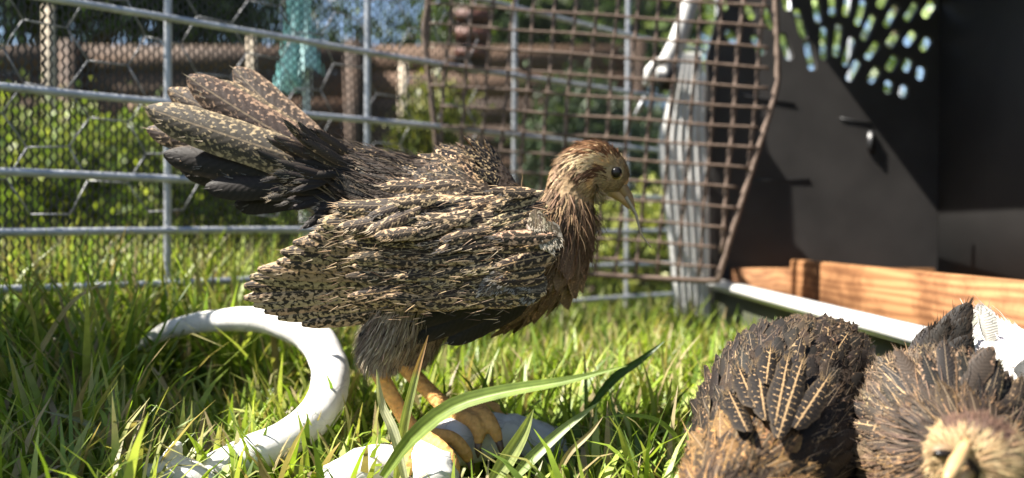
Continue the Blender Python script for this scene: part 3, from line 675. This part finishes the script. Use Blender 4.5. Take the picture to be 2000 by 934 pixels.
# contour plumage over the loft (drawn tail to head so front feathers lie over rear ones)
pl = Plume()
def cover(B, pl, u0, u1, rows, L, W, fn, th0=-math.pi, th1=math.pi, lift=.22, gap=.6, K=5, fringe=5, jd=.25, curl=.12, grav=.12):
    for r in range(rows):
        u = u0 + (u1 - u0) * r / max(1, rows - 1); p0, _, _ = B.at(u, 0); i = min(int(u * (B.n - 1)), B.n - 1); per = math.pi * (B.rv[i] + B.rl[i])
        cnt = max(5, int(per * (th1 - th0) / (2 * math.pi) / (W * gap)))
        for k in range(cnt):
            th = th0 + (th1 - th0) * (k + (r % 2) * .5 + random.uniform(-.3, .3)) / cnt; p, n, T = B.surf(min(1, max(0, u + random.uniform(-.006, .006))), th)
            spec = fn(u, th, p)
            if spec is None: continue
            base, spot, amt, sh, ls = spec; lf = lift * random.uniform(.4, 1.7); d = (-T * math.cos(lf) + n * math.sin(lf)); s2 = T.cross(n)
            d = d + s2 * random.gauss(0, jd) + Vector((0, 0, -grav))
            pl.feather(p - n * .001, d, n, L * ls * random.uniform(.75, 1.25), W * random.uniform(.8, 1.2), jit(base), jit(spot), amt, sh, curl, K, fringe)
def henfn(u, th, p):
    px = 1000 + p.x / p.y * F; py = 452 - (p.z - CH) / p.y * F; top = math.cos(th)
    if u > .60 or (u > .43 and top > .1): return None
    if px > 1020 and top < .55: return ((.16, .10, .06), (.32, .20, .115), .5, 0, .8)
    if top < -.55: return ((.16, .115, .075), (.32, .24, .165), .6, 0, .9)
    if px < 760: return (BLK, BUF, .42 if top > 0 else .08, 0, 1)
    if top > .2: return (BLK, BUF, .52, 0, .9)
    return (DKB, BUF, .4, 0, 1)
cover(B, pl, .03, .60, 30, .028, .015, henfn, K=6, fringe=5, lift=.15)
def hackle(u, th, p):
    top = math.cos(th); py = 452 - (p.z - CH) / p.y * F
    if py > 430 and top < 0: return ((.11, .068, .038), (.26, .15, .07), .45, 0, 1.0)
    return ((.20, .125, .068) if top > -.1 else (.34, .27, .20), (.42, .28, .155) if top > -.1 else (.54, .47, .38), .55, 0, .8)
cover(B, pl, .50, .74, 18, .017, .0052, hackle, lift=.08, gap=.5, K=4, fringe=3, jd=.14)
def headcol(px, py):
    if py < 292 + (px - 1100) * .16: return (.17, .085, .04)
    if py < 322 + (px - 1130) * .10 and px > 1120: return (.46, .35, .20)
    if abs(py - (330 + (1195 - px) * .22)) < 9 and px < 1192: return (.13, .07, .04)
    if px < 1135: return (.19, .12, .065)
    return (.42, .31, .17) if py < 372 else (.50, .42, .28)
for i in range(8500):
    u = random.uniform(.70, .965); th = random.uniform(-math.pi, math.pi); p, n, T = B.surf(u, th); px = 1000 + p.x / p.y * F; py = 452 - (p.z - CH) / p.y * F
    if n.y < 0 and (px - 1203) ** 2 + (py - 338) ** 2 < 17 ** 2: continue
    lf = random.uniform(.1, .42); d = (-T * math.cos(lf) + n * math.sin(lf) + Vector((random.gauss(0, .15), random.gauss(0, .15), -.15 + random.gauss(0, .12)))).normalized()
    k = min(1, max(.28, (.97 - u) / .2)); pl.strand(p - n * .0003, d, n, .0075 * k * random.uniform(.6, 1.3), .00085, jit(headcol(px + random.gauss(0, 5), py + random.gauss(0, 5)), .3))
for i in range(5200):                                   # loose downy barbs on belly, breast and rump
    u = random.choice((random.uniform(.02, .2), random.uniform(.2, .62))); th = random.uniform(-math.pi, math.pi); p, n, T = B.surf(u, th); top = math.cos(th); px = 1000 + p.x / p.y * F
    if top > -.1 and u > .22 and px < 1010: continue
    lf = random.uniform(.1, .5); d = (-T * math.cos(lf) + n * math.sin(lf) + Vector((random.gauss(0, .2), random.gauss(0, .2), -.25))).normalized()
    col = random.choice((BLK, DKB, DKB, (.09, .065, .045))) if u < .26 and top > -.3 else BLK if px < 640 else ((.24, .18, .125) if top < -.3 and px < 1000 else random.choice(((.14, .085, .05), (.18, .11, .06), (.28, .18, .105), BRN)))
    pl.strand(p, d, n, random.uniform(.010, .022), .0008, jit(col, .35))
def leg_fluff(path, n, col):
    q = spline([(*P(a, b, Y), r / F * Y) for a, b, Y, r in path], 30)
    for i in range(n):
        k = random.uniform(0, .98); j = min(int(k * 29), 28); c = Vector(q[j][:3]); t = (Vector(q[j + 1][:3]) - c).normalized(); v = Vector((random.gauss(0, 1), random.gauss(0, 1), random.gauss(0, 1))); v = (v - t * v.dot(t)).normalized()
        d = (t + v * random.uniform(.02, .22) + Vector((random.gauss(0, .15), 0, 0))).normalized(); pl.strand(c + v * q[j][3] * .98, d, v, random.uniform(.006, .012), .0007, jit(random.choice(col), .3))
leg_fluff([(800, 560, .435, 60), (770, 640, .43, 56), (744, 685, .43, 41), (740, 705, .43, 30)], 5000, [(.34, .26, .185), (.26, .19, .13), (.40, .32, .24), (.14, .10, .07)])
leg_fluff([(850, 580, .485, 60), (825, 650, .487, 46), (802, 700, .487, 32)], 1500, [(.24, .18, .12), (.14, .10, .07), (.30, .23, .16)])
pl.build('contour_plumage', hen, 'stuff')

# tail feathers, each its own part
def big(parent, name, b, t, wpx, base, spot, amt, dy=0., curl=.05, side=0., shaft=0., nrm=Vector((0, -1, .25)), K=16, fringe=9, fr=None, Y=D, blunt=.9):
    q = Plume(); a = P(b[0], b[1], Y + dy); e = P(t[0], t[1], Y + dy * 1.6); d = e - a
    q.feather(a, d, nrm, d.length, wpx / F * Y, jit(base, .15), jit(spot, .15), amt, shaft, curl, K, fringe, side, random, .03, fr, blunt, .75)
    return q.build(name, parent)
TB = (.058, .043, .034)
for b, t, w, am, dy, sd in [((640, 300), (436, 148), 74, .62, .012, .10), ((632, 305), (400, 168), 70, .62, .004, .06), ((630, 308), (352, 160), 78, .66, -.004, .06), ((622, 312), (318, 178), 70, .66, .008, .03),
                            ((620, 322), (278, 212), 82, .68, -.012, .02), ((618, 335), (284, 240), 66, .6, .002, -.02), ((612, 345), (318, 288), 68, .3, -.006, -.03), ((612, 355), (352, 312), 70, .15, .006, -.05),
                            ((610, 362), (400, 350), 58, .06, -.008, -.06), ((612, 372), (455, 388), 60, .03, .0, -.06)]:
    big(hen, 'tail_feather', b, t, w, TB if am > .5 else (.026, .021, .018), (.38, .265, .16), am * .74, dy, .04, sd, fr=PALE if am > .5 else GRY, blunt=2.4)
for i in range(44):                                     # coverts over the tail root
    t = random.random(); x = random.uniform(590, 690); y = 300 + 90 * t + random.uniform(-10, 10); an = math.radians(38 - 60 * t + random.uniform(-14, 14)); L = random.uniform(60, 105)
    big(hen, 'tail_covert', (x, y), (x - L * math.cos(an), y - L * math.sin(an)), random.uniform(14, 22), (.03, .024, .02) if t > .35 else TB, BUF, .1 if t > .35 else .3, -.018 - .008 * random.random(), .12, random.uniform(-.1, .1), 0, K=8, fringe=10, fr=random.choice((GRY, BLK, PALE)))

# folded wing: every quill its own part
def wy(px, py):
    r2 = ((px - 850) / 430) ** 2 + ((py - 500) / 200) ** 2; return D - .018 - .031 * math.sqrt(max(.02, 1 - min(1, r2) * .9))
def quill(name, b, t, w, base, spot, amt, off, sd=0., K=16, fringe=5, fr=None, shaft=0., lift=0.):
    a = P(b[0], b[1], wy(*b) - off); e = P(t[0], t[1], wy(*t) - off - lift); d = e - a; q = Plume()
    ny = .32 * (500 - (b[1] + t[1]) / 2) / 150
    q.feather(a, d, Vector((0, -1, .25 + ny)), d.length, w / F * D, jit(base, .2), jit(spot, .12), amt * random.uniform(.86, 1.02), shaft, -.03, K, fringe, sd, random, .035, fr, 1.6, .82, .46 if K > 12 else .36)
    q.build(name, hen)
random.seed(5)
for i, (tx, ty) in enumerate([(870, 662), (790, 655), (700, 640), (590, 612), (545, 598), (520, 585), (500, 572), (482, 558)]):
    dark = i < 3; quill('primary_feather', (1035 - i * 8, 585 - i * 7), (tx, ty), 46, BLK if dark else DKB, BUF, .06 if dark else .72, -.004 + i * .0012, -.05, fr=GRY if dark else PALE)
for i in range(10):
    t = i / 9; quill('secondary_feather', (965 - 45 * t, 560 - 165 * t), (490 + 165 * t ** 1.25 + random.uniform(-14, 22), 542 - 128 * t + random.uniform(-5, 5)), 50, DKB, (.40, .275, .155), .68 + random.uniform(-.08, .06), (.004 + i * .0016), -.04 + .03 * t, fr=PALE)
for row, (bx, tx, n, w, off, L) in enumerate([(985, 690, 12, 33, .018, 1), (1018, 765, 13, 30, .0205, 1), (1046, 840, 13, 28, .0225, 1), (1070, 910, 13, 26, .0245, 1), (1090, 978, 12, 24, .026, 1)]):
    for i in range(n):
        t = i / (n - 1) ; yb = 585 - 205 * t + random.uniform(-6, 6); quill('wing_covert', (bx - 40 * abs(t - .5) * 2 + random.uniform(-12, 12), yb), (tx + random.uniform(-16, 16) - 20 * t, yb + 4 + 34 * t + random.uniform(-6, 6)), w * random.uniform(.85, 1.15), DKB, BUF, random.uniform(.50, .62), off + random.uniform(0, .0015), random.uniform(-.08, .08), 10, 8, random.choice((PALE, BUF)), 1. if random.random() < .05 else 0, random.uniform(-.003, .001))
for i in range(22):                                     # scattered small coverts and scapulars
    x = random.uniform(760, 1090); t = random.random(); lo = 355 + max(0, (880 - x)) * .22 + max(0, x - 1020) * .6; y = lo + (470 - lo) * t ** 1.3; L = random.uniform(80, 130); an = random.gauss(-.2, .1)
    quill('scapular_feather', (x, y), (x - L * math.cos(an), y - L * math.sin(an)), random.uniform(22, 29), DKB, BUF, random.uniform(.48, .62), .025 + random.random() * .005, random.uniform(-.1, .1), 9, 8, random.choice((PALE, BUF, GRY)), 0, random.uniform(.0, .002))
for i in range(16):                                     # pale frayed shoulder tuft
    x = random.uniform(1035, 1085); y = random.uniform(405, 450); an = math.radians(random.uniform(95, 150)); L = random.uniform(35, 62)
    quill('shoulder_feather', (x, y), (x + L * math.cos(an) * .8 + 25, y + L * math.sin(an)), 22, (.10, .075, .05), (.50, .41, .30), .55, .029, 0, 6, 14, (.5, .42, .32))
for i in range(14):
    x = random.uniform(985, 1075); y = random.uniform(500, 560); L = random.uniform(45, 70); an = random.uniform(-.9, -.2)
    quill('downy_feather', (x, y), (x - L * math.cos(an), y - L * math.sin(an)), 30, (.05, .04, .034), (.2, .16, .12), .6, .026, 0, 6, 16, (.26, .235, .21))

wb = Plume(); random.seed(77)
for i in range(650):                                   # loose barbs lying over the wing quills
    x = random.uniform(640, 1080); lo = 350 + max(0, 900 - x) * .21 + max(0, x - 1020) * .6; hi = 640 - max(0, 760 - x) * .30 - max(0, x - 980) * .9; y = random.uniform(lo + 12, max(lo + 15, hi - 12)); an = random.gauss(-.12, .28)
    a = P(x, y, wy(x, y) - .012 - .012 * min(1, max(0, (x - 600) / 300)) - random.random() * .004); d = Vector((-math.cos(an), -.08, math.sin(an))).normalized()
    wb.strand(a, d, Vector((0, -1, .3)).normalized(), random.uniform(.004, .009), .00042, jit(random.choice((BUF, (.3, .22, .14), DKB, BLK, BRN, BRN, (.22, .16, .10))), .3))
wb.build('wing_barbs', hen, 'stuff')

# ------------------------------------------------------------ chicks at the right
def chick(label, spine, fn, seed, L=.021, W=.009, u1=.8, rows=34, strands=3500, hc=None, u_head=.8, bodycol=DKB, name='chick', sl=.011, lift=.14, down=Vector((0, 0, -.15))):
    random.seed(seed); rows_ = [(*P(x, y, Y), rv / F * Y, rl / F * Y) for x, y, Y, rv, rl in spine]; Bc = Bird(rows_, n=70)
    c = sum((Vector(r[:3]) for r in rows_), Vector()) / len(rows_); t = thing(name, label, 'chick', (c.x, c.y, 0)); ex = []
    mid = Bc.c[28]
    for s in (-1, 1):
        h = mid + Bc.S[28] * (s * Bc.rl[28] * .5); f0 = Vector((h.x, h.y, .012)); ex.append(tube([h, h.lerp(f0, .5) + Vector((0, .012, 0)), f0], [.012, .006, .0045], 10))
        for a in (-.6, 0, .6): ex.append(tube([f0, f0 + Vector((math.sin(a) * .018, -math.cos(a) * .018, 0)), f0 + Vector((math.sin(a) * .03, -math.cos(a) * .03, -.008))], [.004, .0035, .001], 8))
    def cf(co): 
        q = np.tile(np.array(bodycol), (len(co), 1)); q[co[:, 2] < .035] = (.42, .24, .09); return q
    Bc.body(t, ex, cf, .0018); pl = Plume(); cover(Bc, pl, .09, u1, rows, L, W, fn, K=6, fringe=7, lift=lift, jd=.22, curl=.03, grav=0.)
    for i in range(strands):
        u = random.uniform(.03, .99) if random.random() < .3 else random.uniform(u_head, .99); th = random.uniform(-math.pi, math.pi); p, n, T = Bc.surf(u, th); lf = random.uniform(.02, .2)
        d = (-T * math.cos(lf) + n * math.sin(lf) + Vector((random.gauss(0, .2), random.gauss(0, .2), random.gauss(0, .2))) + down).normalized()
        k = 1.4 if u < u_head else .6; pl.strand(p, d, n, sl * k * random.uniform(.6, 1.4), .0005, jit(hc(u, th), .35))
    return t, Bc, pl
def c1(u, th, p):
    b = random.choice((BLK, BLK, BLK, DKB))
    if u > .62: return ((.055, .036, .022) if random.random() < .6 else (.15, .085, .04), (.27, .15, .06), .5, 0, .9)
    if abs(th) > 1.5: return (b, (.19, .12, .075), .55, 0, 1)
    return (b, random.choice(((.22, .145, .08), (.09, .066, .05))), random.uniform(.2, .5), 1. if random.random() < .05 else 0, 1)
t1, b1, p1 = chick('dark brown chick with its head down, left of the two facing chicks', [(a - 8, b - 42 + 30 * (c < .36), c, d, e * 1.04) for a, b, c, d, e in [(1625, 690, .47, 20, 20), (1608, 735, .455, 80, 90), (1575, 800, .425, 135, 130), (1540, 860, .39, 165, 150), (1500, 925, .35, 160, 140), (1450, 985, .315, 120, 105), (1415, 1010, .295, 80, 75), (1398, 1050, .28, 55, 50), (1390, 1085, .275, 20, 18)]],
                   c1, 31, hc=lambda u, th: (random.choice(((.26, .15, .06), (.14, .08, .04), DKB)) if u > .6 else random.choice((BLK, DKB, (.09, .07, .055)))))
for x, y, x2, y2 in [(1525, 720, 1500, 850), (1478, 735, 1486, 840), (1560, 735, 1508, 880), (1440, 745, 1470, 815), (1600, 760, 1550, 850), (1500, 700, 1492, 770), (1420, 790, 1452, 860)]:
    a = P(x2, y2, .30); best = min((b1.at(u, th)[0] for u in np.linspace(.1, .9, 40) for th in np.linspace(-1.5, 1.5, 40)), key=lambda q: abs(1000 + q.x / q.y * F - x2) + abs(452 - (q.z - CH) / q.y * F - y2))
    e = min((b1.at(u, th)[0] for u in np.linspace(.1, .9, 40) for th in np.linspace(-1.5, 1.5, 40)), key=lambda q: abs(1000 + q.x / q.y * F - x) + abs(452 - (q.z - CH) / q.y * F - y))
    q = Plume(); nn = Vector((0, -.75, .66)); q.feather(best + nn * .008, e - best, nn, (e - best).length * 1.15, .011, BLK, (.3, .2, .1), .15, 1., .0, 10, 16); q.build('back_feather', t1)
p1.build('contour_plumage', t1, 'stuff')
def c2(u, th, p):
    if u > .50: return ((.04, .026, .018), (.26, .15, .07), .34 if abs(th) < 1.2 else .6, 0, .8)
    if abs(th) > 1.3: return ((.09, .055, .035), (.24, .15, .09), .5, 0, 1)
    return (random.choice((BLK, BLK, DKB)), (.25, .165, .095), random.uniform(.2, .5), 1. if random.random() < .12 else 0, 1)
def Y2(c): return .262 + (c - .244) * .123 / .216
t2, b2, p2 = chick('brown chick facing the camera with orange beak and dark upright tail', [(a, b, Y2(c), d, e) for a, b, c, d, e in [(1818, 705, .46, 22, 22), (1820, 745, .45, 70, 80), (1830, 800, .425, 120, 128), (1842, 860, .39, 150, 150), (1858, 915, .35, 150, 150), (1880, 930, .315, 110, 110), (1900, 915, .295, 82, 80), (1914, 890, .280, 74, 76), (1910, 892, .262, 70, 74), (1898, 906, .250, 52, 56), (1886, 918, .244, 22, 24)]],
                   c2, 33, u1=.58, strands=14000, u_head=.62, hc=lambda u, th: ((random.choice(((.075, .042, .03), (.11, .065, .045))) if abs(th) < .8 and u < .9 else random.choice(((.36, .245, .13), (.42, .31, .17), (.27, .17, .085)))) if u > .64 else random.choice((BLK, DKB, DKB, (.12, .08, .055), (.2, .12, .06)))))
p2.build('contour_plumage', t2, 'stuff')
for b, t, w, dy in [((1805, 735), (1890, 588), 56, 0), ((1795, 735), (1872, 606), 56, .006), ((1830, 745), (1886, 618), 56, -.006), ((1785, 735), (1822, 634), 50, .003), ((1845, 750), (1890, 655), 54, -.008), ((1810, 740), (1848, 628), 54, -.004)]:
    big(t2, 'tail_feather', b, t, w, BLK, DKB, .3, dy, .03, .04, K=12, fringe=30, fr=DKB, Y=.375, nrm=Vector((-.35, -1, .3)))
HF = Y2(.243)
mk('upper_beak', *tube([P(1898, 850, HF + .006), P(1885, 878, HF - .003), P(1870, 905, HF - .010), P(1856, 930, HF - .015), P(1847, 952, HF - .017)], [.0011, .0019, .0025, .0020, .0007], 12), 'beak', t2)
mk('lower_beak', *tube([P(1892, 926, HF), P(1875, 938, HF - .008), P(1860, 956, HF - .012)], [.0026, .0021, .0008], 10), 'beak', t2)
for (x, y, Y) in ((1950, 918, Y2(.245)), (1846, 884, Y2(.252))):
    el = mk('eyelid', *sphere(P(x, y, Y), .0042, 14, (1.1, .7, .7)), 'lid2', t2); mk('eye', *sphere(P(x, y + 3, Y - .0015), .0031, 14, (1.2, .8, .55)), 'eye', el).location = (0, 0, 0)
WH = (.66, .64, .60)
t3, b3, p3 = chick('white chick with small grey flecks behind the brown chick', [(a, b, c * .74, d, e) for a, b, c, d, e in [(1915, 625, .54, 14, 14), (1935, 660, .535, 45, 40), (1965, 715, .52, 90, 80), (2010, 780, .50, 120, 100), (2060, 830, .48, 110, 95), (2090, 800, .46, 70, 60), (2100, 760, .45, 50, 46), (2110, 760, .435, 18, 18)]],
                   lambda u, th, p: (WH, (.16, .16, .17), .30 if random.random() < .5 else 0, 0, .7), 35, strands=3000, bodycol=WH, hc=lambda u, th: WH)
p3.build('contour_plumage', t3, 'stuff')
big(t3, 'tail_feather', (1930, 670), (1918, 597), 40, WH, WH, 0, -.01, .03, 0, K=10, fringe=18, fr=WH, Y=.385, nrm=Vector((-1, -.4, .35)))
big(t3, 'tail_feather', (1945, 675), (1900, 615), 38, WH, WH, 0, .005, .03, 0, K=10, fringe=18, fr=WH, Y=.385, nrm=Vector((-1, -.4, .35)))
